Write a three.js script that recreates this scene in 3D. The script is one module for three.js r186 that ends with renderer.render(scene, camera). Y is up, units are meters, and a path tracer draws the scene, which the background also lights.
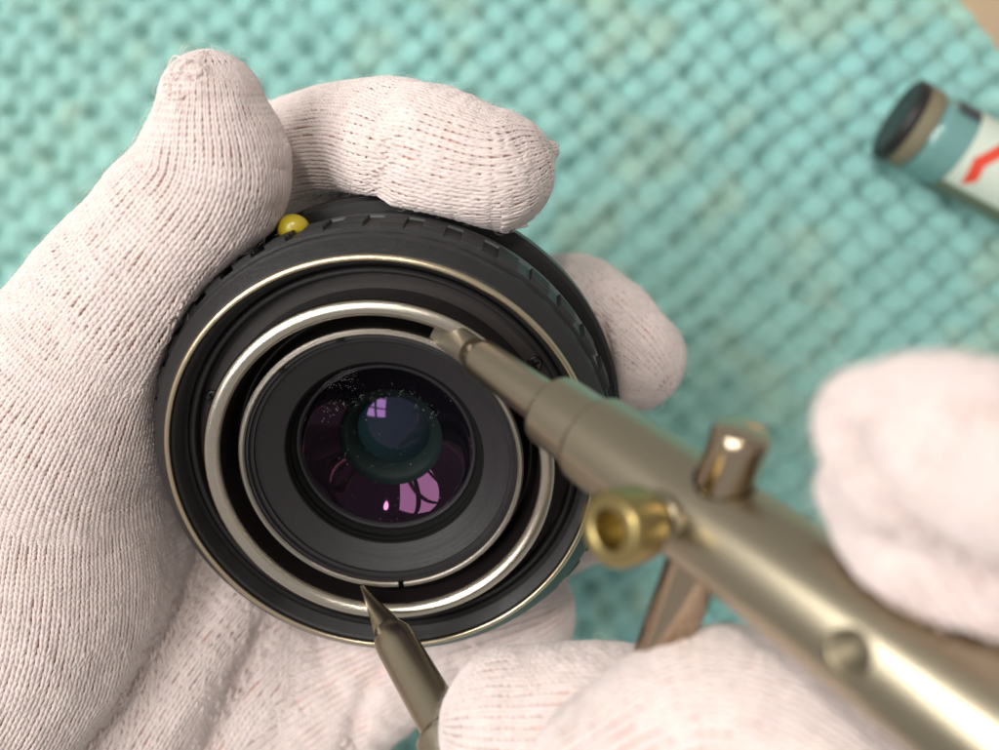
import * as THREE from 'three';
import { ImprovedNoise } from 'three/addons/math/ImprovedNoise.js';
import { mergeGeometries } from 'three/addons/utils/BufferGeometryUtils.js';
import { RoundedBoxGeometry } from 'three/addons/geometries/RoundedBoxGeometry.js';
import { RectAreaLightUniformsLib } from 'three/addons/lights/RectAreaLightUniformsLib.js';
import { Brush, Evaluator, SUBTRACTION } from 'three-bvh-csg';

// ---------------------------------------------------------------- camera, light, exposure
const scene = new THREE.Scene();
const EYE = 240, FPX = 901;                       // eye height over the cloth in mm; focal length in photo pixels
const camera = new THREE.PerspectiveCamera(2 * Math.atan(375 / FPX) * 180 / Math.PI, 1024 / 769, 0.005, 20);
camera.position.set(0, EYE / 1000, 0);
camera.up.set(0, 0, -1);
camera.lookAt(0, 0, 0);
camera.focus = 0.128;
camera.userData.fStop = 10.5;
scene.add(camera);
const renderer = new THREE.WebGLRenderer({ antialias: true });
renderer.setSize(1024, 769);
renderer.toneMapping = THREE.LinearToneMapping;
renderer.toneMappingExposure = 1.28;
renderer.shadowMap.enabled = true;
scene.background = new THREE.Color().setRGB(0.31, 0.298, 0.285);   // the dim pale room all round
RectAreaLightUniformsLib.init();

function makeWindow() {                            // the window up to the left: six panes
  const g = new THREE.Group();
  g.name = 'window';
  g.userData = { label: 'bright six pane window up to the left of the table', category: 'window' };
  g.position.set(-0.74, 1.06, -0.08);
  scene.add(g);
  g.lookAt(0, 0.05, 0);
  g.updateMatrixWorld(true);
  const glow = new THREE.MeshStandardMaterial({ color: 0x000000, roughness: 1, emissive: new THREE.Color(1, 0.985, 0.96), emissiveIntensity: 3 });
  const paint = new THREE.MeshStandardMaterial({ color: 0xd8d4cc, roughness: 0.6 });
  for (const [x, y, w, h] of [-0.3, 0, 0.3].flatMap((x) => [[x, 0.21, 0.25, 0.31], [x, -0.2, 0.25, 0.33]])) {
    const pane = new THREE.Mesh(new THREE.BoxGeometry(w, h, 0.006), glow);
    pane.name = 'pane'; pane.position.set(x, y, -0.01); g.add(pane);
    const l = new THREE.RectAreaLight(new THREE.Color(1, 0.985, 0.96), WINDOW, w, h);
    l.name = 'window_light'; l.position.set(x, y, 0.004); l.rotation.y = Math.PI; g.add(l);
  }
  for (const x of [-0.45, -0.155, 0.155, 0.45]) {
    const bar = new THREE.Mesh(new THREE.BoxGeometry(0.03, 0.8, 0.02), paint);
    bar.name = 'frame_bar'; bar.position.set(x, 0, -0.012); g.add(bar);
  }
}
const WINDOW = 6.4;
makeWindow();
{                                                  // the small round lamp overhead
  const g = new THREE.Group();
  g.name = 'ceiling_lamp';
  g.userData = { label: 'small round lamp hanging above the work', category: 'lamp' };
  g.position.set(-0.10, 0.95, -0.30);
  scene.add(g);
  const bulb = new THREE.Mesh(new THREE.SphereGeometry(0.032, 24, 16), new THREE.MeshStandardMaterial({ color: 0, emissive: new THREE.Color(1, 0.95, 0.86), emissiveIntensity: 40 }));
  bulb.name = 'bulb'; g.add(bulb);
  const cup = new THREE.Mesh(new THREE.CylinderGeometry(0.018, 0.022, 0.05, 20), new THREE.MeshStandardMaterial({ color: 0x999590, roughness: 0.5 }));
  cup.name = 'socket'; cup.position.y = 0.054; g.add(cup);
  const l = new THREE.PointLight(new THREE.Color(1, 0.95, 0.86), 0.42);
  l.shadow.radius = 1.6; l.castShadow = true; l.name = 'lamp_light'; g.add(l);
}

// ---------------------------------------------------------------- helpers (lengths in mm, scaled to metres when a mesh is made)
let seed = 12345;
const rnd = () => { seed = (seed * 1664525 + 1013904223) >>> 0; return seed / 4294967296; };
const rr = (a, b) => a + (b - a) * rnd();
const nz = new ImprovedNoise();
const noise = (x, y, z) => nz.noise(x + 37.3, y + 71.9, z + 11.7);
const fbm = (x, y, z, o = 3) => { let s = 0, a = 1; for (let i = 0; i < o; i++) { s += a * noise(x, y, z); x *= 2.03; y *= 2.03; z *= 2.03; a *= 0.5; } return s; };
const V = (x, y, z) => new THREE.Vector3(x, y, z);
const at = (px, py, d) => V((px - 499.5) / FPX * d, EYE - d, (py - 375) / FPX * d);
const clamp = (x, a, b) => Math.min(b, Math.max(a, x));
const smooth = (a, b, x) => { const t = clamp((x - a) / (b - a), 0, 1); return t * t * (3 - 2 * t); };
const taken = {};
const numbered = (n) => { if (!(n in taken)) { taken[n] = 0; return n; } return n + '_' + String(++taken[n]).padStart(3, '0'); };
function thing(name, label, category, base = V(0, 0, 0)) {
  const g = new THREE.Group();
  g.name = numbered(name); g.userData = { label, category };
  g.position.copy(base).multiplyScalar(0.001);
  scene.add(g);
  return g;
}
function part(name, geo, mat, parent, kind) {
  geo.scale(0.001, 0.001, 0.001);
  const m = new THREE.Mesh(geo, mat);
  m.name = name; m.castShadow = m.receiveShadow = true;
  if (kind) m.userData.kind = kind;
  parent.add(m);
  return m;
}
function dataTex(w, h, fn, srgb = false) {
  const a = new Uint8Array(w * h * 4);
  for (let y = 0; y < h; y++) for (let x = 0; x < w; x++) {
    const c = fn(x / w, y / h, x, y), i = (y * w + x) * 4;
    const q = Array.isArray(c) ? c : [c, c, c];
    for (let k = 0; k < 3; k++) a[i + k] = clamp(q[k] * 255, 0, 255);
    a[i + 3] = q[3] === undefined ? 255 : clamp(q[3] * 255, 0, 255);
  }
  const t = new THREE.DataTexture(a, w, h);
  t.wrapS = t.wrapT = THREE.RepeatWrapping; t.magFilter = THREE.LinearFilter; t.minFilter = THREE.LinearMipmapLinearFilter; t.generateMipmaps = true;
  if (srgb) t.colorSpace = THREE.SRGBColorSpace;
  t.needsUpdate = true;
  return t;
}
const rep = (t, u, v) => { const c = t.clone(); c.repeat.set(u, v); c.needsUpdate = true; return c; };
const TAU = Math.PI * 2;
// tileable noise on a torus-like mapping
const tile = (u, v, f) => { const a = u * TAU, b = v * TAU, r = f / TAU; return noise(Math.cos(a) * r, Math.sin(a) * r + Math.cos(b) * r * 1.7, Math.sin(b) * r * 1.7); };
const grain = dataTex(256, 256, () => rnd());
const soft = dataTex(256, 256, (u, v) => 0.5 + 0.5 * (0.6 * tile(u, v, 14) + 0.4 * tile(u + 0.3, v, 37) + 0.35 * (rnd() - 0.5)));
const rows = Array.from({ length: 256 }, () => rnd());
const brushed = dataTex(256, 256, (u, v, x, y) => 0.5 + 0.55 * (rows[y] - 0.5) + 0.25 * (rnd() - 0.5));
const S = (o) => new THREE.MeshPhysicalMaterial(o);

// ---------------------------------------------------------------- the setting: the cloth
function makeCloth() {
  const W = 580, H = 470, N = 580, M = 470, pos = new Float32Array((N + 1) * (M + 1) * 3), col = new Float32Array((N + 1) * (M + 1) * 3), uv = new Float32Array((N + 1) * (M + 1) * 2), idx = [];
  const k = TAU / 11.2, ca = Math.cos(0.075), sa = Math.sin(0.075);
  for (let j = 0; j <= M; j++) for (let i = 0; i <= N; i++) {
    const x0 = (i / N - 0.5) * W, z0 = (j / M - 0.5) * H, n = j * (N + 1) + i;
    const wx = 2.6 * noise(x0 / 46, z0 / 46, 3) + 0.9 * noise(x0 / 13, z0 / 13, 4), wz = 2.6 * noise(x0 / 46, z0 / 46, 9) + 0.9 * noise(x0 / 13, z0 / 13, 8);
    const x = (x0 + wx) * ca + (z0 + wz) * sa, z = -(x0 + wx) * sa + (z0 + wz) * ca;
    const h = Math.cos(k * x) * Math.cos(k * z);                                 // bumps and pits of the weave
    const knob = Math.pow(clamp(0.5 + 0.5 * h, 0, 1), 2.4), pit = Math.pow(clamp(0.5 - 0.5 * h, 0, 1), 3), cell = noise(Math.round(x / 5.6) * 1.37, Math.round(z / 5.6) * 1.71, 5);
    const y = 1.5 * knob * (1 + 0.5 * cell) - 2.9 * pit * (1 - 0.6 * cell) + 0.75 * noise(x0 / 2.4, z0 / 2.4, 1) + 0.34 * noise(x0 / 0.9, z0 / 0.9, 2) + 1.2 * noise(x0 / 70, z0 / 70, 6);
    pos.set([x0, y, z0], n * 3); uv.set([x0 / 60, z0 / 60], n * 2);
    const st = 0.55 * smooth(0.0, 0.8, fbm(x0 / 22, z0 / 22, 21) + 0.35 * noise(x0 / 6, z0 / 6, 2)), m = 1 + 0.13 * noise(x0 / 4, z0 / 4, 7) + 0.12 * cell, g = 0.5 + 0.5 * noise(x0 / 90, z0 / 90, 14);
    const c = [0.235 + 0.04 * g, 0.475 + 0.005 * g, 0.46 - 0.04 * g].map((q, e) => q * m * (1 - st) + st * [0.33, 0.44, 0.33][e] * m);
    col.set(c, n * 3);
    if (i < N && j < M) idx.push(n, n + N + 1, n + 1, n + 1, n + N + 1, n + N + 2);
  }
  const g = new THREE.BufferGeometry();
  g.setAttribute('position', new THREE.BufferAttribute(pos, 3)); g.setAttribute('color', new THREE.BufferAttribute(col, 3)); g.setAttribute('uv', new THREE.BufferAttribute(uv, 2));
  g.setIndex(idx); g.computeVertexNormals();
  const m = part('cloth', g, S({ vertexColors: true, roughness: 1, bumpMap: rep(soft, 3, 3), bumpScale: 0.0003, sheen: 0.4, sheenRoughness: 0.8, sheenColor: new THREE.Color(0.75, 0.85, 0.82) }), scene, 'structure');
  m.userData.label = 'soft turquoise waffle weave cloth spread under everything';
}
makeCloth();

// ---------------------------------------------------------------- the camera lens
const LC = at(380, 467, 127), LN = V(-0.035, 0.93, 0.35).normalize();
const LQ = new THREE.Quaternion().setFromUnitVectors(V(0, 1, 0), LN);
const toLens = (p) => p.clone().sub(LC).applyQuaternion(LQ.clone().invert());
const fromLens = (p) => p.clone().applyQuaternion(LQ).add(LC);
const lathe = (pts, seg = 180, a = 0, len = TAU) => new THREE.LatheGeometry(pts.map(([r, s]) => new THREE.Vector2(r, s)), seg, a, len);
// crisp lathe: every profile edge keeps its own normals
function latheFlat(pts, seg = 180, a = 0, len = TAU) {
  return mergeGeometries(pts.slice(0, -1).map((p, i) => lathe([p, pts[i + 1]], seg, a, len)));
}
// a closed profile swept through an arc, with end caps
function arcSolid(pts, a0, a1, seg) {
  const shell = latheFlat([...pts, pts[0]], seg, a0, a1 - a0), tri = THREE.ShapeUtils.triangulateShape(pts.map(([r, s]) => new THREE.Vector2(r, s)), []);
  const caps = [a0, a1].map((a, e) => {
    const g = new THREE.BufferGeometry(), p = [], uv = [];
    for (const [r, s] of pts) { p.push(Math.sin(a) * r, s, Math.cos(a) * r); uv.push(0, 0); }
    g.setAttribute('position', new THREE.Float32BufferAttribute(p, 3)); g.setAttribute('uv', new THREE.Float32BufferAttribute(uv, 2));
    g.setIndex(tri.flatMap(([x, y, z]) => (e ? [x, y, z] : [x, z, y]))); g.computeVertexNormals();
    return g;
  });
  return mergeGeometries([shell, ...caps]);
}
const M = {
  blackPlastic: S({ specularIntensity: 0.9, color: new THREE.Color(0.015, 0.0145, 0.015), roughness: 0.34, bumpMap: rep(grain, 8, 1), bumpScale: 0.00004 }),
  rubber: S({ specularIntensity: 0.7, color: new THREE.Color(0.017, 0.0165, 0.017), roughness: 0.46, bumpMap: rep(soft, 6, 1), bumpScale: 0.00005 }),
  satin: S({ specularIntensity: 0.6, color: new THREE.Color(0.017, 0.015, 0.0155), roughness: 0.36, bumpMap: rep(brushed, 1, 1), bumpScale: 0.00002 }),
  gloss: S({ color: new THREE.Color(0.012, 0.009, 0.009), roughness: 0.16 }),
  face: S({ specularIntensity: 0.8, color: new THREE.Color(0.030, 0.024, 0.023), roughness: 0.42, bumpMap: rep(brushed, 1, 2), bumpScale: 0.00002 }),
  cone: S({ color: new THREE.Color(0.015, 0.0125, 0.0145), roughness: 0.5, specularIntensity: 0.7, bumpMap: rep(brushed, 1, 1), bumpScale: 0.00003 }),
  matt: S({ specularIntensity: 0.15, color: new THREE.Color(0.006, 0.006, 0.006), roughness: 0.8 }),
  brass: S({ color: new THREE.Color(0.60, 0.50, 0.35), metalness: 1, roughness: 0.28, bumpMap: rep(brushed, 1, 0.3), bumpScale: 0.00002 }),
  steel: S({ color: new THREE.Color(0.60, 0.545, 0.46), metalness: 1, roughness: 0.3, roughnessMap: rep(soft, 20, 1), bumpMap: rep(grain, 30, 1), bumpScale: 0.00001 }),
  grey: S({ color: new THREE.Color(0.16, 0.165, 0.17), metalness: 0.6, roughness: 0.4 }),
  yellow: S({ color: new THREE.Color(0.44, 0.33, 0.012), roughness: 0.32, clearcoat: 0.3, clearcoatRoughness: 0.1 }),
  dust: S({ color: new THREE.Color(0.27, 0.26, 0.24), roughness: 0.9 }),
};
function makeLens() {
  const g = thing('camera_lens', 'black camera lens with exposed concentric metal rings held in gloved hand', 'lens', LC);
  g.quaternion.copy(LQ);
  const add = (n, geo, m, p = g, k) => part(n, geo, m, p, k);
  // outside, from the front to the mount
  add('front_bezel', lathe([[30.55, -0.05], [30.85, -0.3], [32.4, -1.9], [32.8, -2.4], [32.9, -3.0], [32.3, -3.45]]), M.blackPlastic);
  add('trim_ring', lathe([[30.5, -0.35], [30.56, 0.1], [30.3, 0.38], [29.95, 0.42], [29.72, 0.2], [29.68, -0.3]]), M.brass);
  const grip = add('grip_ring', latheFlat([[32.3, -3.4], [33.35, -4.2], [33.35, -10.0], [32.4, -10.6]]), M.rubber);
  const pad = [[31.6, -4.0], [32.45, -4.2], [32.75, -4.6], [32.75, -5.5], [32.4, -5.7], [32.4, -6.0], [32.75, -6.2], [32.75, -7.2], [32.4, -7.4], [32.4, -7.7], [32.75, -7.9], [32.75, -9.2], [32.5, -9.9], [31.6, -10.1]];
  const padGeo = arcSolid(pad.map(([q, z]) => [q + 1.2, z]), -0.046, 0.046, 5);
  padGeo.scale(0.001, 0.001, 0.001);
  for (let i = 0; i < 39; i++) { const m = new THREE.Mesh(padGeo, M.rubber); m.name = 'grip_pad'; m.rotation.y = i * TAU / 39; m.castShadow = m.receiveShadow = true; grip.add(m); }
  add('scale_ring', latheFlat([[32.4, -10.6], [33.2, -10.7], [33.5, -11.0], [33.5, -12.6], [33.1, -13.0], [31.7, -13.1]]), M.grey);
  add('rear_barrel', lathe([[31.7, -13.0], [31.6, -16.4]]), M.gloss);
  add('mount_flange', latheFlat([[31.6, -16.4], [34.6, -16.6], [35.2, -17.1], [35.2, -19.4], [34.6, -19.9], [32.2, -20.0]]), M.satin);
  add('mount', latheFlat([[32.2, -20], [31.6, -20.6], [31.6, -26.5], [30.8, -27], [6, -27]]), M.blackPlastic);
  // inside: threads, face plate with screws
  const th = [[29.7, 0.1]];
  for (let i = 0; i < 6; i++) { th.push([29.62 - i * 0.03, -0.3 - i * 0.5], [29.25 - i * 0.03, -0.55 - i * 0.5]); }
  th.push([29.3, -3.4], [28.5, -3.5], [28.4, -3.9], [27.9, -4.1], [27.8, -4.8]);
  add('filter_thread', latheFlat(th), M.satin);
  add('step_ring', lathe([[28.1, -3.3], [27.75, -2.95], [27.3, -3.0], [27.15, -3.4], [27.1, -4.75]]), M.satin);
  const face = add('face_plate', latheFlat([[27.85, -4.8], [24.2, -4.8]]), M.face);
  for (const [px, py] of [[213, 397], [537, 362], [452, 640]]) {
    // where the sight line meets the plate
    const o = toLens(V(0, EYE, 0)), q = toLens(at(px, py, 150)).sub(o), t = (-4.7 - o.y) / q.y, p = o.add(q.multiplyScalar(t));
    const rr0 = Math.hypot(p.x, p.z), kx = 25.75 / rr0;
    const head = lathe([[1.1, -0.2], [1.1, 0.35], [0.95, 0.5], [0, 0.5]], 28);
    const holder = part('screw', head.translate(p.x * kx, -4.8, p.z * kx), M.gloss, face);
    for (const a of [0.5, 0.5 + Math.PI / 2]) part('screw_slot', new THREE.BoxGeometry(1.5, 0.12, 0.32).rotateY(a).translate(p.x * kx, -4.27, p.z * kx), M.matt, holder);
  }
  // the standing tube and its bright rim
  add('inner_tube', latheFlat([[24.75, -4.8], [24.75, 0.2], [24.5, 0.5]]), M.satin);
  add('inner_tube_wall', lathe([[22.5, 0.5], [22.3, -0.2], [22.25, -5.2], [20.3, -5.4], [20.2, -1.2], [20.1, -0.9]]), M.gloss);
  add('bright_rim', lathe([[24.72, 0.1], [24.75, 0.75], [24.4, 1.3], [23.8, 1.55], [23.2, 1.5], [22.6, 1.0], [22.45, 0.3]]), M.steel);
  // retaining ring with its gap
  const ret = [[20.25, -1.3], [20.25, -0.55], [20.0, -0.3], [19.6, -0.3], [19.4, -0.55], [19.4, -1.3]];
  const gap = toLens(at(399, 577, 134)), ga = Math.atan2(gap.x, gap.z);
  add('retaining_ring', arcSolid(ret, ga + 0.03, ga + TAU - 0.012, 200), S({ color: new THREE.Color(0.40, 0.36, 0.31), metalness: 1, roughness: 0.34, bumpMap: rep(soft, 40, 1), bumpScale: 0.00002 }));
  add('ring_lip', latheFlat([[19.45, -0.9], [18.95, -0.8], [18.8, -1.3], [18.3, -1.35], [18.2, -1.75]]), M.cone);
  add('front_cone', lathe([[18.2, -1.75], [14.5, -3.5]]), M.cone);
  add('cone_edge', latheFlat([[14.5, -3.5], [14.25, -3.65], [14.2, -4.2], [14.0, -4.3], [13.9, -5.2]]), M.matt);
  // spanner notches in the lip
  for (const [a, w] of [[ga + Math.PI + 0.12, 0.05], [ga + Math.PI + 0.62, 0.04]]) add('lip_notch', arcSolid([[19.45, -0.85], [19.45, -0.5], [18.9, -0.5], [18.9, -0.85]], a, a + w, 4), M.matt);
  // optics: dark well, inner barrel, second element, front glass
  add('glass_seat', lathe([[13.95, -5.1], [13.5, -5.3], [13.3, -5.9]]), M.matt);
  add('seat_ring', lathe([[13.3, -5.9], [13.1, -5.6], [12.75, -5.7], [12.6, -6.4]]), M.cone);
  const coat = S({ color: new THREE.Color(0.002, 0.002, 0.003), roughness: 0.03, ior: 1.55, specularIntensity: 0.5, specularColor: new THREE.Color(0.95, 0.36, 0.8) });
  add('optical_well', lathe(Array.from({ length: 17 }, (_, i) => { const q = i / 16; return [12.6 - 4.7 * q, -6.4 - 3.4 * Math.pow(q, 0.85)]; }), 120), coat);
  add('inner_barrel', lathe([[7.9, -9.8], [7.6, -10.9], [7.1, -11.0], [5.8, -12.4], [5.5, -13.6]]), S({ color: new THREE.Color(0.006, 0.011, 0.0105), specularIntensity: 0.2, roughness: 0.5 }));
  const dome = (r, s, h, n = 20) => Array.from({ length: n + 1 }, (_, i) => [r * (1 - i / n) + 1e-5, s + h * (1 - (1 - i / n) ** 2)]);
  add('inner_element', lathe(dome(5.6, -13.0, 1.5), 64), S({ color: new THREE.Color(0.006, 0.014, 0.017), roughness: 0.04, ior: 1.45, specularColor: new THREE.Color(0.75, 0.35, 1) }));
  add('front_glass', lathe(dome(13.9, -5.0, 2.1, 24), 120), S({ color: 0xffffff, transmission: 1, thickness: 0, roughness: 0.0, ior: 1.07 }));
  // specks of dust and dried flecks on the glass and rings
  const n = 620, speck = new THREE.IcosahedronGeometry(1, 0), im = new THREE.InstancedMesh(speck, M.dust, n), mt = new THREE.Matrix4();
  for (let i = 0; i < n; i++) {
    let r, s, a = rnd() * TAU, sc = rr(0.018, 0.05);
    if (i < 150) {                                                         // flecks along the far edge of the glass
      a = Math.PI + rr(-1, 1) * 1.0; const c = Math.round(a * 7) / 7; a = c + (a - c) * 0.55; r = 9.6 + 2.2 * noise(a * 3, 2, 1) + rr(-0.9, 0.9); s = -5 + 2.1 * (1 - (r / 13.85) ** 2) + 0.01; sc = rr(0.015, 0.055);
    } else if (i < 240) { r = rr(1, 13); s = -5 + 2.1 * (1 - (r / 13.85) ** 2) + 0.01; }
    else if (i < 360) { r = rr(15, 18); s = -3.35 + (r - 14.95) / 3.25 * 1.6; }
    else if (i < 400) { r = rr(24.9, 27); s = -4.78; }
    else if (i < 500) { r = rr(30.9, 32.6); s = -0.3 - (r - 30.85) * 1.26; sc = rr(0.012, 0.035); }
    else if (i < 560) { r = rr(15, 18); s = -3.26 + (r - 15) / 3.2 * 1.5; sc = rr(0.01, 0.03); }
    else { r = rr(22.6, 24.6); s = 1.52 - Math.abs(r - 23.5) * 0.25; sc = rr(0.012, 0.03); }
    mt.compose(V(Math.sin(a) * r, s, Math.cos(a) * r).multiplyScalar(0.001), new THREE.Quaternion().setFromEuler(new THREE.Euler(rnd() * 6, rnd() * 6, rnd() * 6)), V(sc * rr(0.7, 2.4), sc * 0.5, sc).multiplyScalar(0.001));
    im.setMatrixAt(i, mt);
  }
  im.name = 'dust_specks'; im.userData.kind = 'stuff'; g.add(im);
  // the yellow index bead on the barrel
  let ba = 0, bd = 1e9;
  for (let a = 0; a < TAU; a += 0.005) { const p = fromLens(V(Math.sin(a) * 34.0, -11.8, Math.cos(a) * 34.0)), e = Math.hypot(p.x / (EYE - p.y) * FPX + 204.5, p.z / (EYE - p.y) * FPX + 147); if (e < bd) { bd = e; ba = a; } }
  add('index_bead', new THREE.SphereGeometry(2.2, 32, 20).scale(1.06, 0.78, 0.92).translate(Math.sin(ba) * 33.9, -11.4, Math.cos(ba) * 33.9), M.yellow);
  // worn paint flakes of the engraved scale
  for (const [px, py, w] of [[383, 216, 2.4], [410, 221, 1.7], [422, 226, 1.2]]) {
    const p = toLens(at(px, py, 141)), a = Math.atan2(p.x, p.z);
    const fl = arcSolid([[32.05, -12.95], [32.2, -12.5], [31.7, -13.2]].map(([r, s]) => [r - 0.35, s - 0.6]), a, a + w / 33, 4);
    add('paint_fleck', fl, S({ color: new THREE.Color(0.42, 0.39, 0.32), roughness: 0.7 }));
  }
}
makeLens();

// ---------------------------------------------------------------- the lens spanner
const T1 = at(437, 327, 121.5), B1 = at(999, 728, 70), AX = B1.clone().sub(T1).normalize();
const T2 = at(364, 588, 134.5), A2 = at(436, 712, 119).sub(T2).normalize();
const rodTop = at(745, 427, 84), rodEnd = at(660, 655, 97), RX = rodEnd.clone().sub(rodTop).normalize();
const along = (o, dir, t) => o.clone().addScaledVector(dir, t);
const aim = (geo, o, dir) => geo.applyQuaternion(new THREE.Quaternion().setFromUnitVectors(V(0, 1, 0), dir)).translate(o.x, o.y, o.z);
const distAlong = (p) => p.clone().sub(T1).dot(AX);
const tCollar = distAlong(at(552, 410, 106)), tBar = distAlong(at(594, 440, 101.5));
const barR = (t) => 5.25 + 0.0135 * (t - tBar) * 1.0;
{
  const g = thing('lens_spanner', 'satin nickel lens spanner with two pointed arms joined by a cross rod', 'lens spanner', T2);
  const add = (n, geo, m, p = g) => part(n, geo.translate(-T2.x, -T2.y, -T2.z), m, p);
  const nickel = S({ color: new THREE.Color(0.42, 0.365, 0.265), metalness: 1, roughness: 0.3, bumpMap: rep(soft, 3, 3), bumpScale: 0.000012 });
  const shiny = S({ color: new THREE.Color(0.50, 0.40, 0.29), metalness: 1, roughness: 0.15, bumpMap: rep(brushed, 1, 1), bumpScale: 0.000006 });
  const gold = S({ color: new THREE.Color(0.40, 0.31, 0.13), metalness: 1, roughness: 0.34 });
  // tip: a flattened blade, neck and tapering shaft
  const blade = (o, dir, faceTo, L, w0, w1, th) => {                        // wedge that narrows to an edge
    const up = faceTo.clone().addScaledVector(dir, -faceTo.dot(dir)).normalize(), side = dir.clone().cross(up);
    const gb = new THREE.CylinderGeometry(1, 1, 1, 20, 8).translate(0, 0.5, 0), p = gb.attributes.position;
    for (let i = 0; i < p.count; i++) {
      const t = p.getY(i), a = w0 + (w1 - w0) * Math.pow(t, 0.8), b = th + (w1 - th) * Math.pow(t, 1.3);
      const q = o.clone().addScaledVector(dir, t * L).addScaledVector(side, p.getX(i) * a).addScaledVector(up, p.getZ(i) * b);
      p.setXYZ(i, q.x, q.y, q.z);
    }
    gb.computeVertexNormals();
    return gb;
  };
  add('tip', blade(T1, AX, V(-0.1, 1, 0.05), 8.0, 2.0, 2.1, 0.35), S({ color: new THREE.Color(0.42, 0.37, 0.285), metalness: 1, roughness: 0.5 }));
  const t0 = 8.4;
  add('shaft', aim(lathe([[0, t0 - 0.2], [1.98, t0 - 0.1], [2.45, t0 + 1.3], [2.6, t0 + 2], [2.78, tCollar + 1]], 64), T1, AX), nickel);
  add('collar', aim(lathe([[2.7, tCollar], [3.75, tCollar], [4.25, tCollar + 0.35], [4.42, tCollar + 0.9], [4.45, tBar + 0.5]], 72), T1, AX), nickel);
  // main arm with the holes cut through it
  const endT = distAlong(B1) + 24;
  const body = aim(lathe([[0, tBar], [4.5, tBar], [barR(tBar) - 0.25, tBar + 0.15], [barR(tBar), tBar + 0.7], [barR(endT), endT - 1], [barR(endT) - 0.8, endT], [0, endT]], 96), T1, AX);
  const hole = at(858, 652, 72), hAxisPt = along(T1, AX, distAlong(at(868, 640, 75))), hDir = V(0, EYE, 0).sub(hAxisPt);
  hDir.addScaledVector(AX, -hDir.dot(AX)).normalize();
  const hSide = AX.clone().cross(hDir).normalize();
  if (hSide.z < 0) hSide.negate();
  const hd = hDir.clone().multiplyScalar(0.93).addScaledVector(hSide, 0.37).normalize();
  const ev = new Evaluator(); ev.attributes = ['position', 'normal', 'uv'];
  let br = new Brush(body); br.updateMatrixWorld();
  const cut = (geo) => { const c = new Brush(geo); c.updateMatrixWorld(); br = ev.evaluate(br, c, SUBTRACTION); br.updateMatrixWorld(); };
  cut(aim(new THREE.CylinderGeometry(2.05, 2.05, 24, 32), hAxisPt, hd));
  cut(aim(new THREE.CylinderGeometry(3.05, 3.05, 60, 40), along(rodTop, RX, 8), RX));
  const bodyGeo = br.geometry.clone(); bodyGeo.clearGroups();
  const arm = add('arm', bodyGeo, nickel);
  for (let i = 0; i < 12; i++) add('screw_thread', aim(new THREE.TorusGeometry(2.0, 0.16, 8, 30).rotateX(Math.PI / 2).rotateZ(0.05), along(hAxisPt, hd, 5.0 - i * 0.75), hd), nickel, arm);
  // the second arm, parallel below
  add('tip', blade(T2, A2, V(0.8, 0.4, -0.2), 8.5, 0.9, 2.15, 0.35), nickel).userData.label = 'narrow pointed tip of the second arm';
  add('shaft', aim(lathe([[0, 8.2], [2.13, 8.3], [2.85, 10], [2.95, 12], [3.15, 26], [4.3, 26.2], [4.6, 27], [4.6, 62], [4.0, 63], [0, 63]], 64), T2, A2), nickel);
  // the cross rod
  const rl = 52;
  add('cross_rod', aim(lathe([[0, 0], [2.0, 0.05], [2.6, 0.35], [2.82, 0.95], [2.85, 1.5], [2.85, rl - 1], [2.4, rl], [0, rl]], 64), rodTop, RX), shiny);
  // clamp screw: shank, head, socket
  const so = along(T1, AX, distAlong(at(690, 512, 91))), sx = at(607, 523, 84).sub(so);
  sx.addScaledVector(AX, -sx.dot(AX)).normalize();
  const sl = at(607, 523, 84).sub(so).dot(sx) + 0.9;
  const sc = add('clamp_screw', aim(lathe([[2.1, 3], [2.1, sl - 4.6], [3.2, sl - 4.5], [3.65, sl - 4.1], [3.7, sl - 0.9], [3.5, sl - 0.3], [3.1, sl]], 48), so, sx), gold);
  add('screw_face', aim(lathe([[3.2, sl - 0.05], [2.9, sl + 0.06], [2.0, sl - 0.02], [1.95, sl - 0.3]], 48), so, sx), gold, sc);
  add('screw_socket', aim(latheFlat([[2.15, sl - 0.15], [2.05, sl - 0.4], [2.0, sl - 4.0], [0, sl - 4.0]], 6), so, sx), gold, sc);
  add('boss', aim(lathe([[2.1, 5.0], [2.8, 5.2], [2.85, 5.9], [2.5, 6.15], [2.1, 6.2]], 40), so, sx), nickel, sc);
}

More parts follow.
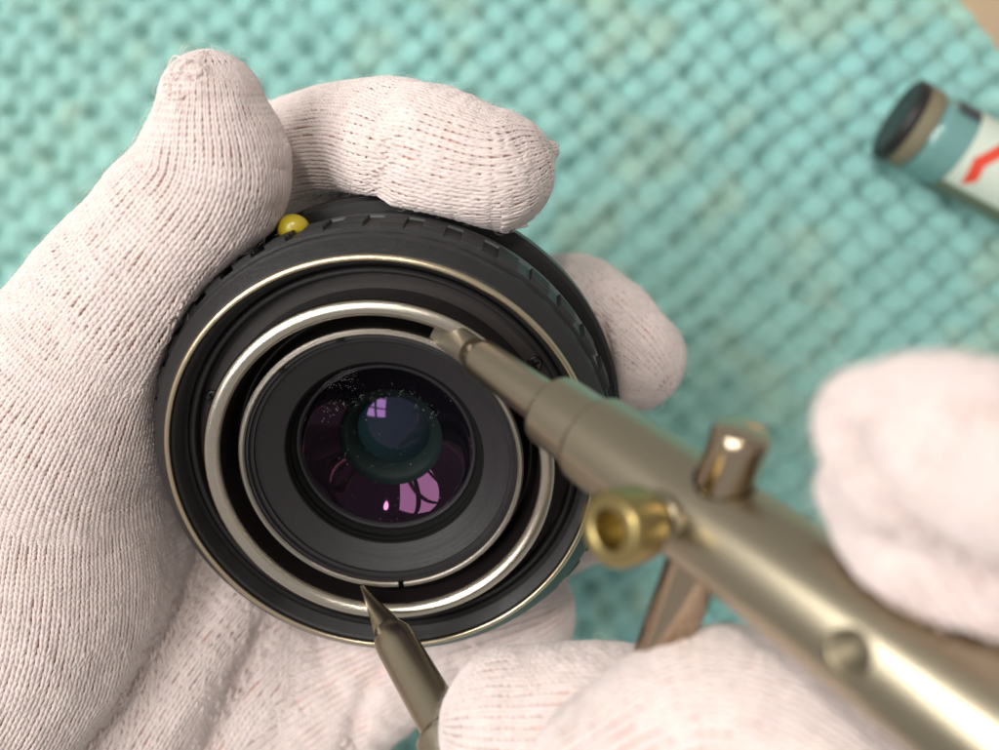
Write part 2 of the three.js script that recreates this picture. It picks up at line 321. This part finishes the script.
// ---------------------------------------------------------------- hands in knitted gloves
const segDist = (p, o, n, t) => { let best = 1e9; for (let i = 0; i < n; i++) { const k = i * 8, ax = t[k], ay = t[k + 1], az = t[k + 2], bx = t[k + 3], by = t[k + 4], bz = t[k + 5]; const qx = p.x - ax, qy = p.y - ay, qz = p.z - az; const h = clamp((qx * bx + qy * by + qz * bz) * o[i], 0, 1); const dx = qx - bx * h, dy = qy - by * h, dz = qz - bz * h; const d = Math.sqrt(dx * dx + dy * dy + dz * dz) - (t[k + 6] + (t[k + 7] - t[k + 6]) * h); if (d < best) best = d; } return best; };
function chain(nodes, k = 4, opt = {}) {
  const pts = nodes.map(([x, y, d]) => at(x, y, d)), curve = new THREE.CatmullRomCurve3(pts, false, 'centripetal'), n = (nodes.length - 1) * 6;
  const P = [], R = [];
  for (let i = 0; i <= n; i++) { const t = i / n, f = t * (nodes.length - 1), a = Math.min(Math.floor(f), nodes.length - 2), u = f - a, s = u * u * (3 - 2 * u) * 0.5 + u * 0.5; P.push(curve.getPoint(t)); R.push(nodes[a][3] + (nodes[a + 1][3] - nodes[a][3]) * s); }
  const t = new Float64Array(n * 8), o = new Float64Array(n), c = V(0, 0, 0);
  for (let i = 0; i < n; i++) { const b = P[i + 1].clone().sub(P[i]); t.set([P[i].x, P[i].y, P[i].z, b.x, b.y, b.z, R[i], R[i + 1]], i * 8); o[i] = 1 / b.lengthSq(); c.add(P[i]); }
  c.multiplyScalar(1 / n);
  let rad = 0; for (let i = 0; i <= n; i++) rad = Math.max(rad, P[i].distanceTo(c) + R[i]);
  return { P, R, t, o, n, k, c, rad, dist: (p) => { const q = p.distanceTo(c) - rad; return q > 14 ? q : segDist(p, o, n, t); }, ...opt };
}
const smin = (a, b, k) => { const h = Math.max(k - Math.abs(a - b), 0) / k; return Math.min(a, b) - h * h * k * 0.25; };
const smax = (a, b, k) => -smin(-a, -b, k);
const LQi = LQ.clone().invert(), tmp = V(0, 0, 0);
const lensDist = (p, grow) => { tmp.copy(p).sub(LC).applyQuaternion(LQi); const r = Math.hypot(tmp.x, tmp.z); const R = tmp.y < -14 ? 35.2 : tmp.y > -3.3 ? 31 - tmp.y * 0.7 : 34.0; return Math.max(r - R - grow, tmp.y - 0.2, -tmp.y - 27 - grow); };
const rodDist = (p, o, d, r) => { tmp.copy(p).sub(o); const t = tmp.dot(d); return Math.sqrt(Math.max(tmp.lengthSq() - t * t, 0)) - r; };
// folds are given by where they run; their depth is that of the surface there
function onSurface(f, [x, y]) { let d = 60; while (d < 215 && f(at(x, y, d)) > 0.05) d += Math.max(0.1, f(at(x, y, d)) * 0.5); return [x, y, d]; }
function body(chains, folds, carve) {
  if (folds.length) { const flat = body(chains, [], carve); folds = folds.map(([pts, sigma, amp]) => [pts.map((p) => onSurface(flat, p)), sigma, amp]); }
  const fl = folds.map(([pts, sigma, amp]) => { const c = chain(pts.map(([x, y, d]) => [x, y, d, 0]), 0); return (p) => { const q = c.dist(p) / sigma; return q > 3 ? 0 : amp * Math.exp(-q * q); }; });
  return (p) => {
    let d = chains[0].dist(p);
    for (let i = 1; i < chains.length; i++) d = smin(d, chains[i].dist(p), chains[i].k);
    if (d < 8) for (const f of fl) d -= f(p);
    if (d < 4) d += 0.35 * noise(p.x / 9, p.y / 9, p.z / 9) + 0.16 * noise(p.x / 3.4, p.y / 3.4, p.z / 3.4);
    return carve(p, d);
  };
}
const gradient = (f, p, e = 0.15) => { const q = p.clone(), g = V(0, 0, 0); for (const c of ['x', 'y', 'z']) { q[c] = p[c] + e; const a = f(q); q[c] = p[c] - e; g[c] = a - f(q); q[c] = p[c]; } return g.normalize(); };
// surface nets over a box
function skinMesh(f, lo, hi, h, inset) {
  const nx = Math.ceil((hi.x - lo.x) / h), ny = Math.ceil((hi.y - lo.y) / h), nzz = Math.ceil((hi.z - lo.z) / h), sx = nx + 1, sy = ny + 1, sz = nzz + 1;
  const F = new Float32Array(sx * sy * sz), p = V(0, 0, 0), id = (x, y, z) => (z * sy + y) * sx + x;
  for (let z = 0; z < sz; z++) for (let y = 0; y < sy; y++) { for (let x = 0; x < sx; x++) { p.set(lo.x + x * h, lo.y + y * h, lo.z + z * h); const v = f(p) + inset; F[id(x, y, z)] = v; if (v > 6) { const skip = Math.min(Math.floor((v - 2) / h / 1.3), sx - 1 - x); for (let q = 1; q <= skip; q++) F[id(x + q, y, z)] = v - q * h; x += Math.max(skip, 0); } } }
  const vid = new Int32Array(sx * sy * sz).fill(-1), pos = [], nor = [], idx = [];
  const E = [[0, 1], [0, 2], [0, 4], [1, 3], [1, 5], [2, 3], [2, 6], [3, 7], [4, 5], [4, 6], [5, 7], [6, 7]];
  for (let z = 0; z < nzz; z++) for (let y = 0; y < ny; y++) for (let x = 0; x < nx; x++) {
    const v = []; let m = 0;
    for (let c = 0; c < 8; c++) { v[c] = F[id(x + (c & 1), y + ((c >> 1) & 1), z + (c >> 2))]; if (v[c] < 0) m |= 1 << c; }
    if (m === 0 || m === 255) continue;
    let X = 0, Y = 0, Z = 0, n = 0;
    for (const [a, b] of E) if ((v[a] < 0) !== (v[b] < 0)) { const t = v[a] / (v[a] - v[b]); X += (a & 1) + t * ((b & 1) - (a & 1)); Y += ((a >> 1) & 1) + t * (((b >> 1) & 1) - ((a >> 1) & 1)); Z += (a >> 2) + t * ((b >> 2) - (a >> 2)); n++; }
    vid[id(x, y, z)] = pos.length / 3;
    const q = V(lo.x + (x + X / n) * h, lo.y + (y + Y / n) * h, lo.z + (z + Z / n) * h), g = gradient(f, q, 0.4);
    pos.push(q.x, q.y, q.z); nor.push(g.x, g.y, g.z);
  }
  const quad = (a, b, c, d, flip) => { if (a < 0 || b < 0 || c < 0 || d < 0) return; flip ? idx.push(a, c, b, a, d, c) : idx.push(a, b, c, a, c, d); };
  for (let z = 1; z < nzz; z++) for (let y = 1; y < ny; y++) for (let x = 1; x < nx; x++) {
    const s = F[id(x, y, z)] < 0;
    if (s !== F[id(x + 1, y, z)] < 0) quad(vid[id(x, y - 1, z - 1)], vid[id(x, y, z - 1)], vid[id(x, y, z)], vid[id(x, y - 1, z)], !s);
    if (s !== F[id(x, y + 1, z)] < 0) quad(vid[id(x - 1, y, z - 1)], vid[id(x - 1, y, z)], vid[id(x, y, z)], vid[id(x, y, z - 1)], !s);
    if (s !== F[id(x, y, z + 1)] < 0) quad(vid[id(x - 1, y - 1, z)], vid[id(x, y - 1, z)], vid[id(x, y, z)], vid[id(x - 1, y, z)], !s);
  }
  const g = new THREE.BufferGeometry();
  g.setAttribute('position', new THREE.Float32BufferAttribute(pos, 3)); g.setAttribute('normal', new THREE.Float32BufferAttribute(nor, 3)); g.setIndex(idx);
  return g;
}
// one knit stitch: a V of two yarn legs, one wale wide (x) and one course high (y)
function stitchGeo() {
  const leg = (s) => new THREE.TubeGeometry(new THREE.CatmullRomCurve3([V(s * 0.06, -0.95, -0.2), V(s * 0.15, -0.5, 0.02), V(s * 0.26, 0.05, 0.1), V(s * 0.34, 0.5, 0.02), V(s * 0.42, 0.85, -0.22)]), 6, 0.226, 6, false);
  return mergeGeometries([leg(-1), leg(1)]);
}
const STITCH = stitchGeo();
const FIBRE = new THREE.TubeGeometry(new THREE.CatmullRomCurve3([V(0, 0, 0), V(0.12, 0, 0.3), V(0.5, 0.05, 0.5), V(1, -0.1, 0.42)]), 5, 0.011, 3, false);
const yarn = S({ color: new THREE.Color(0.93, 0.825, 0.80), roughness: 1, transmission: 0.36, thickness: 0, sheen: 0.5, sheenRoughness: 0.7, sheenColor: new THREE.Color(1, 0.95, 0.93) });
const skin = S({ color: new THREE.Color(0.80, 0.48, 0.40), roughness: 0.6 });
const WALE = 1.22, COURSE = 0.84;
function knit(f, chains, base, parent, surface) {
  const places = [], mats = [], fuzz = [], cols = [], Q = new THREE.Quaternion(), bm = new THREE.Matrix4(), eye = V(0, EYE, 0);
  for (const ch of chains) {
    if (ch.bare) continue;
    // spine resampled per course, with frames that do not twist
    const cv = new THREE.CatmullRomCurve3(ch.P), L = cv.getLength(), rowsN = Math.floor(L / COURSE), frames = [];
    let ref = V(0.3, 0.2, 1).normalize();
    for (let i = 0; i <= rowsN; i++) {
      const u = i / rowsN, o = cv.getPointAt(u), T = cv.getTangentAt(u), f0 = cv.getUtoTmapping(u) * ch.n, a = Math.min(Math.floor(f0), ch.n - 1), r = ch.R[a] + (ch.R[a + 1] - ch.R[a]) * (f0 - a);
      ref = ref.addScaledVector(T, -ref.dot(T)).normalize();
      frames.push({ o, T, A: ref.clone(), B: T.clone().cross(ref), r, tilt: 0 });
    }
    const last = frames[frames.length - 1], capN = Math.floor(last.r * 1.5 / COURSE);
    for (let i = 1; i <= capN; i++) frames.push({ ...last, tilt: Math.min(i * COURSE / last.r, 1.5) });
    const bands = ch.bands || [1, 1.5, 2.25];
    bands.forEach((mult, bi) => {
      const N = Math.round(TAU * (ch.ref || 9.6) * mult / WALE), grid = [];
      for (const fr of frames) {
        const row = [];
        for (let j = 0; j <= N; j++) {
          const ph = j / N * TAU, dir = fr.A.clone().multiplyScalar(Math.cos(ph)).addScaledVector(fr.B, Math.sin(ph)).multiplyScalar(Math.cos(fr.tilt)).addScaledVector(fr.T, Math.sin(fr.tilt));
          const sp = TAU * fr.r / N * (1 + 0.14 * noise(Math.cos(ph) * 1.6, Math.sin(ph) * 1.6, 3)), jit = 0;
          const lo = bi === 0 ? -1 : 0.835, hi = bi === bands.length - 1 ? 9 : 1.30;
          if (bands.length > 1 && (sp / WALE + jit < lo || sp / WALE + jit > hi)) { row.push(null); continue; }
          const p = fr.o.clone();
          let s = fr.r * 0.5, ok = false;
          for (let q = 0; q < 28; q++) { p.copy(fr.o).addScaledVector(dir, s); const d = f(p); if (Math.abs(d) < 0.03) { ok = true; break; } s -= d * 0.9; if (s < 0 || s > fr.r * 2.6 + 6) break; }
          if (!ok) { row.push(null); continue; }
          let mine = ch.dist(p), other = 1e9;
          for (const c2 of chains) if (c2 !== ch) other = Math.min(other, c2.dist(p));
          row.push(mine > other + 0.4 ? null : p);
        }
        grid.push(row);
      }
      for (let i = 1; i < grid.length - 1; i++) for (let j = 0; j < N; j++) {
        const p = grid[i][j]; if (!p) continue;
        const up = grid[i + 1][j], dn = grid[i - 1][j], rt = grid[i][(j + 1) % N], lf = grid[i][(j + N - 1) % N];
        if (!(up || dn) || !(rt || lf)) continue;
        const px = p.x / (EYE - p.y) * FPX, pz = p.z / (EYE - p.y) * FPX;
        if (Math.abs(px) > 1500 || Math.abs(pz) > 1200) continue;
        const n = gradient(f, p, 0.3);
        if (n.dot(eye.clone().sub(p).normalize()) < -0.8) continue;
        const al = up && dn ? up.clone().sub(dn).multiplyScalar(0.5) : up ? up.clone().sub(p) : p.clone().sub(dn), ac = rt && lf ? rt.clone().sub(lf).multiplyScalar(0.5) : rt ? rt.clone().sub(p) : p.clone().sub(lf);
        let wl = ac.length(), hl = al.length();
        if (wl < 0.45 && (j & 1)) continue;
        if (wl < 0.25 && (j & 3)) continue;
        wl = clamp(wl, 0.7, 2.4); hl = clamp(hl, 0.5, 2.2);
        const yv = al.addScaledVector(n, -al.dot(n)).normalize(), xv = yv.clone().cross(n).normalize();
        const loose = 0.97 + 0.3 * noise(p.x / 4, p.y / 4, p.z / 4), w = wl * (0.94 + 0.1 * (rnd() - 0.5)) * loose;
        const c = p.clone().addScaledVector(n, 0.04 * (rnd() - 0.5)).addScaledVector(xv, 0.1 * (rnd() - 0.5)).sub(base).multiplyScalar(0.001);
        const th = 0.85 * Math.min(1.15, (w + 0.6) * 0.55) * rr(0.92, 1.12);
        bm.makeBasis(xv.clone().multiplyScalar(w * 0.001), yv.clone().multiplyScalar(hl * rr(0.96, 1.06) * 0.001), n.clone().multiplyScalar(th * 0.001)).setPosition(c);
        places.push({ p, yv, wl, hl }); mats.push(bm.clone()); const k = rr(0.93, 1.03); cols.push(k, k * rr(0.985, 1), k * rr(0.97, 1));
        if (rnd() < 0.5) {
          const a = rnd() * TAU, len = rr(0.5, 1.7), fx = xv.clone().multiplyScalar(Math.cos(a)).addScaledVector(yv, Math.sin(a)), fy = n.clone().cross(fx);
          fuzz.push(new THREE.Matrix4().makeBasis(fx.multiplyScalar(len * 0.001), fy.multiplyScalar(len * 0.001), n.clone().multiplyScalar(len * rr(0.3, 1.1) * 0.001)).setPosition(p.clone().addScaledVector(n, 0.22).sub(base).multiplyScalar(0.001)));
        }
      }
    });
  }
  // close the seams between panels: stitches where the surface has none near
  const cellOf = (p) => Math.floor(p.x / 1.5) + ',' + Math.floor(p.y / 1.5) + ',' + Math.floor(p.z / 1.5), hash = new Map();
  const put = (e) => { const k = cellOf(e.p); if (!hash.has(k)) hash.set(k, []); hash.get(k).push(e); };
  const nearest = (p, reach) => { let b = null, bd = reach; const n = Math.ceil(reach / 1.5); for (let x = -n; x <= n; x++) for (let y = -n; y <= n; y++) for (let z = -n; z <= n; z++) for (const e of hash.get(Math.floor(p.x / 1.5 + x) + ',' + Math.floor(p.y / 1.5 + y) + ',' + Math.floor(p.z / 1.5 + z)) || []) { const d = e.p.distanceTo(p); if (d < bd) { bd = d; b = e; } } return b; };
  places.forEach(put);
  const sp = surface.attributes.position, sn = surface.attributes.normal, q0 = V(0, 0, 0);
  let filled = 0;
  for (let r = 0; r < 4; r++) for (let i = 0; i < sp.count; i++) {
    const p = V(sp.getX(i), sp.getY(i), sp.getZ(i)).add(base), n = V(sn.getX(i), sn.getY(i), sn.getZ(i));
    if (r) p.add(V(rr(-0.8, 0.8), rr(-0.8, 0.8), rr(-0.8, 0.8)));
    p.addScaledVector(n, -f(p));
    if (Math.abs(p.x / (EYE - p.y) * FPX) > 1400 || Math.abs(p.z / (EYE - p.y) * FPX) > 1100 || n.dot(eye.clone().sub(p).normalize()) < -0.7) continue;
    if (nearest(p, 0.72)) continue;
    const e = nearest(p, 6); if (!e) continue;
    const yv = e.yv.clone().addScaledVector(n, -e.yv.dot(n)).normalize(), xv = yv.clone().cross(n), c = p.clone().sub(base).multiplyScalar(0.001);
    bm.makeBasis(xv.multiplyScalar(0.00115), yv.clone().multiplyScalar(0.00085), n.clone().multiplyScalar(0.0009)).setPosition(c);
    mats.push(bm.clone()); cols.push(0.97, 0.965, 0.955); put({ p, yv }); filled++;
  }
  console.log('filled', filled);
  const im = new THREE.InstancedMesh(STITCH, yarn, mats.length);
  mats.forEach((m, i) => { im.setMatrixAt(i, m); im.setColorAt(i, new THREE.Color(cols[i * 3], cols[i * 3 + 1], cols[i * 3 + 2])); });
  im.name = 'knitted_glove'; im.userData = { kind: 'stuff' }; im.castShadow = im.receiveShadow = true; parent.add(im);
  const fz = new THREE.InstancedMesh(FIBRE, yarn, fuzz.length);
  fuzz.forEach((m, i) => fz.setMatrixAt(i, m));
  fz.name = 'glove_fuzz'; fz.userData = { kind: 'stuff' }; parent.add(fz);
  console.log(parent.name, 'stitches', mats.length, 'fibres', fuzz.length);
}
function boundsOf(chains, pad = 4) {
  const b = new THREE.Box3();
  for (const c of chains) c.P.forEach((p, i) => b.expandByPoint(p.clone().addScalar(c.R[i] + pad)).expandByPoint(p.clone().addScalar(-c.R[i] - pad)));
  return b;
}
function threads(list, parent, base) {
  for (const [pts, r] of list) part('loose_thread', new THREE.TubeGeometry(new THREE.CatmullRomCurve3(pts.map((p) => p.clone().sub(base))), 14, r, 6, false), yarn, parent);
}

// the hand that cradles the lens
{
  const C = [
    chain([[-330, 960, 150, 27], [-130, 790, 150, 28], [15, 610, 148, 26], [45, 450, 143, 20], [108, 325, 134, 13.6], [168, 240, 128, 11.4], [214, 172, 125, 10.4], [212, 104, 122, 6.9]], 6, { bands: [1, 1.5, 2.25], ref: 10.5 }),
    chain([[-120, 1000, 172, 26], [95, 780, 172, 25], [205, 610, 172, 24], [300, 540, 190, 16]], 9, { ref: 15 }),
    chain([[110, 900, 175, 18], [300, 715, 172, 15.5], [430, 640, 168, 12], [520, 612, 166, 10.2]], 7),
    chain([[330, 610, 195, 12], [480, 560, 188, 10.5], [596, 502, 168, 9.6]], 3),
    chain([[230, 520, 198, 13], [450, 380, 195, 10.5], [560, 312, 170, 10.5], [592, 328, 158, 10.6], [631, 359, 153, 9.0]], 3),
    chain([[90, 430, 190, 13], [175, 214, 166, 11], [300, 157, 150, 9.6], [370, 145, 139, 9.6], [425, 158, 131, 10.4], [490, 172, 129, 8.8], [516, 162, 130, 5.2], [548, 151, 130.5, 1.5]], 3),
  ];
  const folds = [
    [[[212, 558], [170, 640], [100, 750]], 3.4, -2.6],
    [[[242, 600], [207, 668], [152, 760]], 3.6, 1.7],
    [[[263, 634], [237, 690], [206, 756]], 2.3, -1.6],
    [[[300, 648], [270, 702], [246, 762]], 4, 0.8],
    [[[388, 660], [364, 702], [346, 764]], 1.9, -1.3],
    [[[376, 92], [386, 140], [374, 190]], 2.2, -1.3],
    [[[60, 250], [100, 240], [140, 215]], 2.0, -0.5],
  ];
  const f = body(C, folds, (p, d) => (d > 12 ? d : smax(d, -lensDist(p, 0.45), 1.6)));
  const base = at(180, 700, 190), b = boundsOf(C);
  b.min.x = Math.max(b.min.x, -130); b.max.z = Math.min(b.max.z, 100); b.min.y = Math.max(b.min.y, 26);
  const g = thing('gloved_hand', 'hand in white knitted glove cradling the lens from below and left', 'hand', base);
  const geo = skinMesh(f, b.min, b.max, 1.5, 0.3); geo.translate(-base.x, -base.y, -base.z);
  knit(f, C, base, g, geo);
  part('hand', geo, skin, g);
  const list = [];                                                       // frayed yarn where the thumb is closed
  for (let i = 0; i < 18; i++) {
    const px = 188 + rr(-24, 18), py = 78 + rr(-16, 20) + (px - 188) * -0.3;
    let d = 108; while (d < 126 && f(at(px, py, d)) > 0.25) d += 0.2;
    if (d >= 126) continue;
    const o = at(px, py, d), n = gradient(f, o, 0.3), u = V(rr(-1, 1), rr(-1, 1), rr(-1, 1)).cross(n).normalize(), v = n.clone().cross(u), s = rr(0.4, 1.5);
    const q = (a, b, c) => o.clone().addScaledVector(u, a * s).addScaledVector(v, b * s).addScaledVector(n, c);
    list.push([[q(-0.9, rr(-0.4, 0.4), -0.2), q(-0.7, rr(0.2, 1.2), rr(0.1, 0.5)), q(rr(-0.3, 0.5), rr(0.5, 1.6), rr(0.2, 0.8)), q(rr(0.4, 1.6), rr(-0.2, 0.9), rr(0.1, 0.5)), q(rr(0.2, 2), rr(-0.8, 0.2), rr(-0.2, 0.5))], rr(0.06, 0.12)]);
  }
  threads(list, g, base);
}
// the hand that holds the spanner
{
  const C = [
    chain([[1500, 1150, 95, 22], [1300, 820, 84, 17], [1120, 590, 75, 11.5], [1010, 480, 68, 8.0], [930, 447, 68, 7.2], [880, 424, 69, 4.8]], 2.2),
    chain([[1150, 770, 80, 11], [1010, 632, 76.5, 8.0], [930, 552, 75, 6.6], [872, 492, 75.5, 4.4]], 0.4),
    chain([[1250, 1200, 100, 18], [1000, 960, 92, 13], [850, 800, 90, 10.5], [735, 733, 93, 10.8], [620, 785, 97, 10.0]], 1.6),
    chain([[1100, 1200, 110, 16], [760, 880, 108, 11], [640, 735, 109, 10.0], [515, 726, 112, 9.4]], 1.6),
  ];
  const t2 = T2.clone(), f = body(C, [[[[838, 444], [872, 492], [926, 548], [996, 584]], 1.7, -2.2]], (p, d) => { if (d > 10) return d; d = smax(d, -rodDist(p, T1, AX, 6.6), 1.2); return smax(d, -rodDist(p, t2, A2, 3.4), 1.0); });
  const base = at(760, 800, 112), b = boundsOf(C);
  b.max.x = Math.min(b.max.x, 85); b.max.z = Math.min(b.max.z, 85);
  const g = thing('gloved_hand', 'hand in white knitted glove gripping the spanner between thumb and fingers', 'hand', base);
  const geo = skinMesh(f, b.min, b.max, 1.3, 0.3); geo.translate(-base.x, -base.y, -base.z);
  knit(f, C, base, g, geo);
  part('hand', geo, skin, g);
}

// ---------------------------------------------------------------- the small bottle lying on the cloth
{
  const o = at(902, 121, 230), e = at(1100, 226, 230), X = e.clone().sub(o).normalize(), base = o.clone();
  const g = thing('glass_vial', 'small clear bottle with black rim and red arrow label lying on the cloth', 'bottle', base);
  const add = (n, geo, m) => part(n, aim(geo, V(0, 0, 0), X), m, g);
  const R = 10.3;
  add('rim', lathe([[0, -1.9], [R - 1.6, -2.0], [R - 0.5, -1.9], [R + 0.25, -1.3], [R + 0.3, 0.9], [R - 0.2, 1.2]], 64), S({ color: new THREE.Color(0.012, 0.01, 0.009), roughness: 0.45 }));
  add('stopper', lathe([[R - 0.3, 1.0], [R + 0.05, 1.3], [R + 0.05, 5.0], [R - 0.5, 5.6], [0, 5.6]], 64), S({ color: new THREE.Color(0.19, 0.165, 0.105), roughness: 0.6 }));
  add('glass_wall', lathe([[R - 1.0, 5.0], [R - 0.7, 6], [R - 0.2, 7], [R, 9], [R, 60], [R - 1, 62], [0, 62]], 72), S({ color: new THREE.Color(0.86, 0.93, 0.92), transmission: 1, thickness: 0, roughness: 0.06, ior: 1.5 }));
  add('liquid', lathe([[R - 1.3, 5.7], [R - 0.45, 7.2], [R - 0.35, 9], [R - 0.35, 59], [0, 59.2]], 64), S({ color: new THREE.Color(0.20, 0.36, 0.35), roughness: 0.35 }));
  const cv = document.createElement('canvas'); cv.width = 512; cv.height = 512;
  const c = cv.getContext('2d');
  c.fillStyle = '#c9d2c4'; c.fillRect(0, 0, 512, 512);
  c.fillStyle = '#6d745e'; c.fillRect(0, 268, 512, 244); c.fillStyle = '#737a62'; c.fillRect(0, 0, 512, 90);
  c.strokeStyle = '#d8452f'; c.lineWidth = 36; c.beginPath(); c.moveTo(200, 105); c.lineTo(66, 205); c.stroke();
  c.lineWidth = 48; c.beginPath(); c.moveTo(60, 190); c.lineTo(88, 248); c.stroke();
  const tx = new THREE.CanvasTexture(cv); tx.colorSpace = THREE.SRGBColorSpace; tx.wrapS = tx.wrapT = THREE.RepeatWrapping;
  const lab = lathe([[R + 0.05, 15], [R + 0.12, 15.1], [R + 0.12, 58], [R + 0.05, 58.1]], 96), uv = lab.attributes.uv, lp = lab.attributes.position;
  for (let i = 0; i < uv.count; i++) { const a = Math.atan2(lp.getX(i), lp.getZ(i)); uv.setXY(i, (lp.getY(i) - 15) / 43 * 1.4, 0.5); }
  // around: 0 at the seam
  for (let i = 0; i < uv.count; i++) uv.setY(i, 1 - Math.floor(i / 4) / 96);
  tx.offset.set(0, LABEL_TURN());
  add('label', lab, S({ map: tx, roughness: 0.55 }));
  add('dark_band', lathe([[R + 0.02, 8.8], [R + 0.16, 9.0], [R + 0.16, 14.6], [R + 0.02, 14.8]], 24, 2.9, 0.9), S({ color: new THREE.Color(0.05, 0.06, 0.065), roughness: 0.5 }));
}
function LABEL_TURN() { return 0.344; }

// ---------------------------------------------------------------- the tan block at the top right corner
{
  const o = at(1014, -8, 224), g = thing('wooden_block', 'corner of a pale tan wooden block at the far right edge of the cloth', 'block', V(o.x, 0, o.z));
  const geo = new RoundedBoxGeometry(44, 20, 30, 4, 3).rotateY(-0.92).translate(6, 8, -14);
  part('block', geo, S({ color: new THREE.Color(0.80, 0.50, 0.33), roughness: 0.6, bumpMap: rep(soft, 1, 1), bumpScale: 0.0001 }), g);
}

renderer.render(scene, camera);
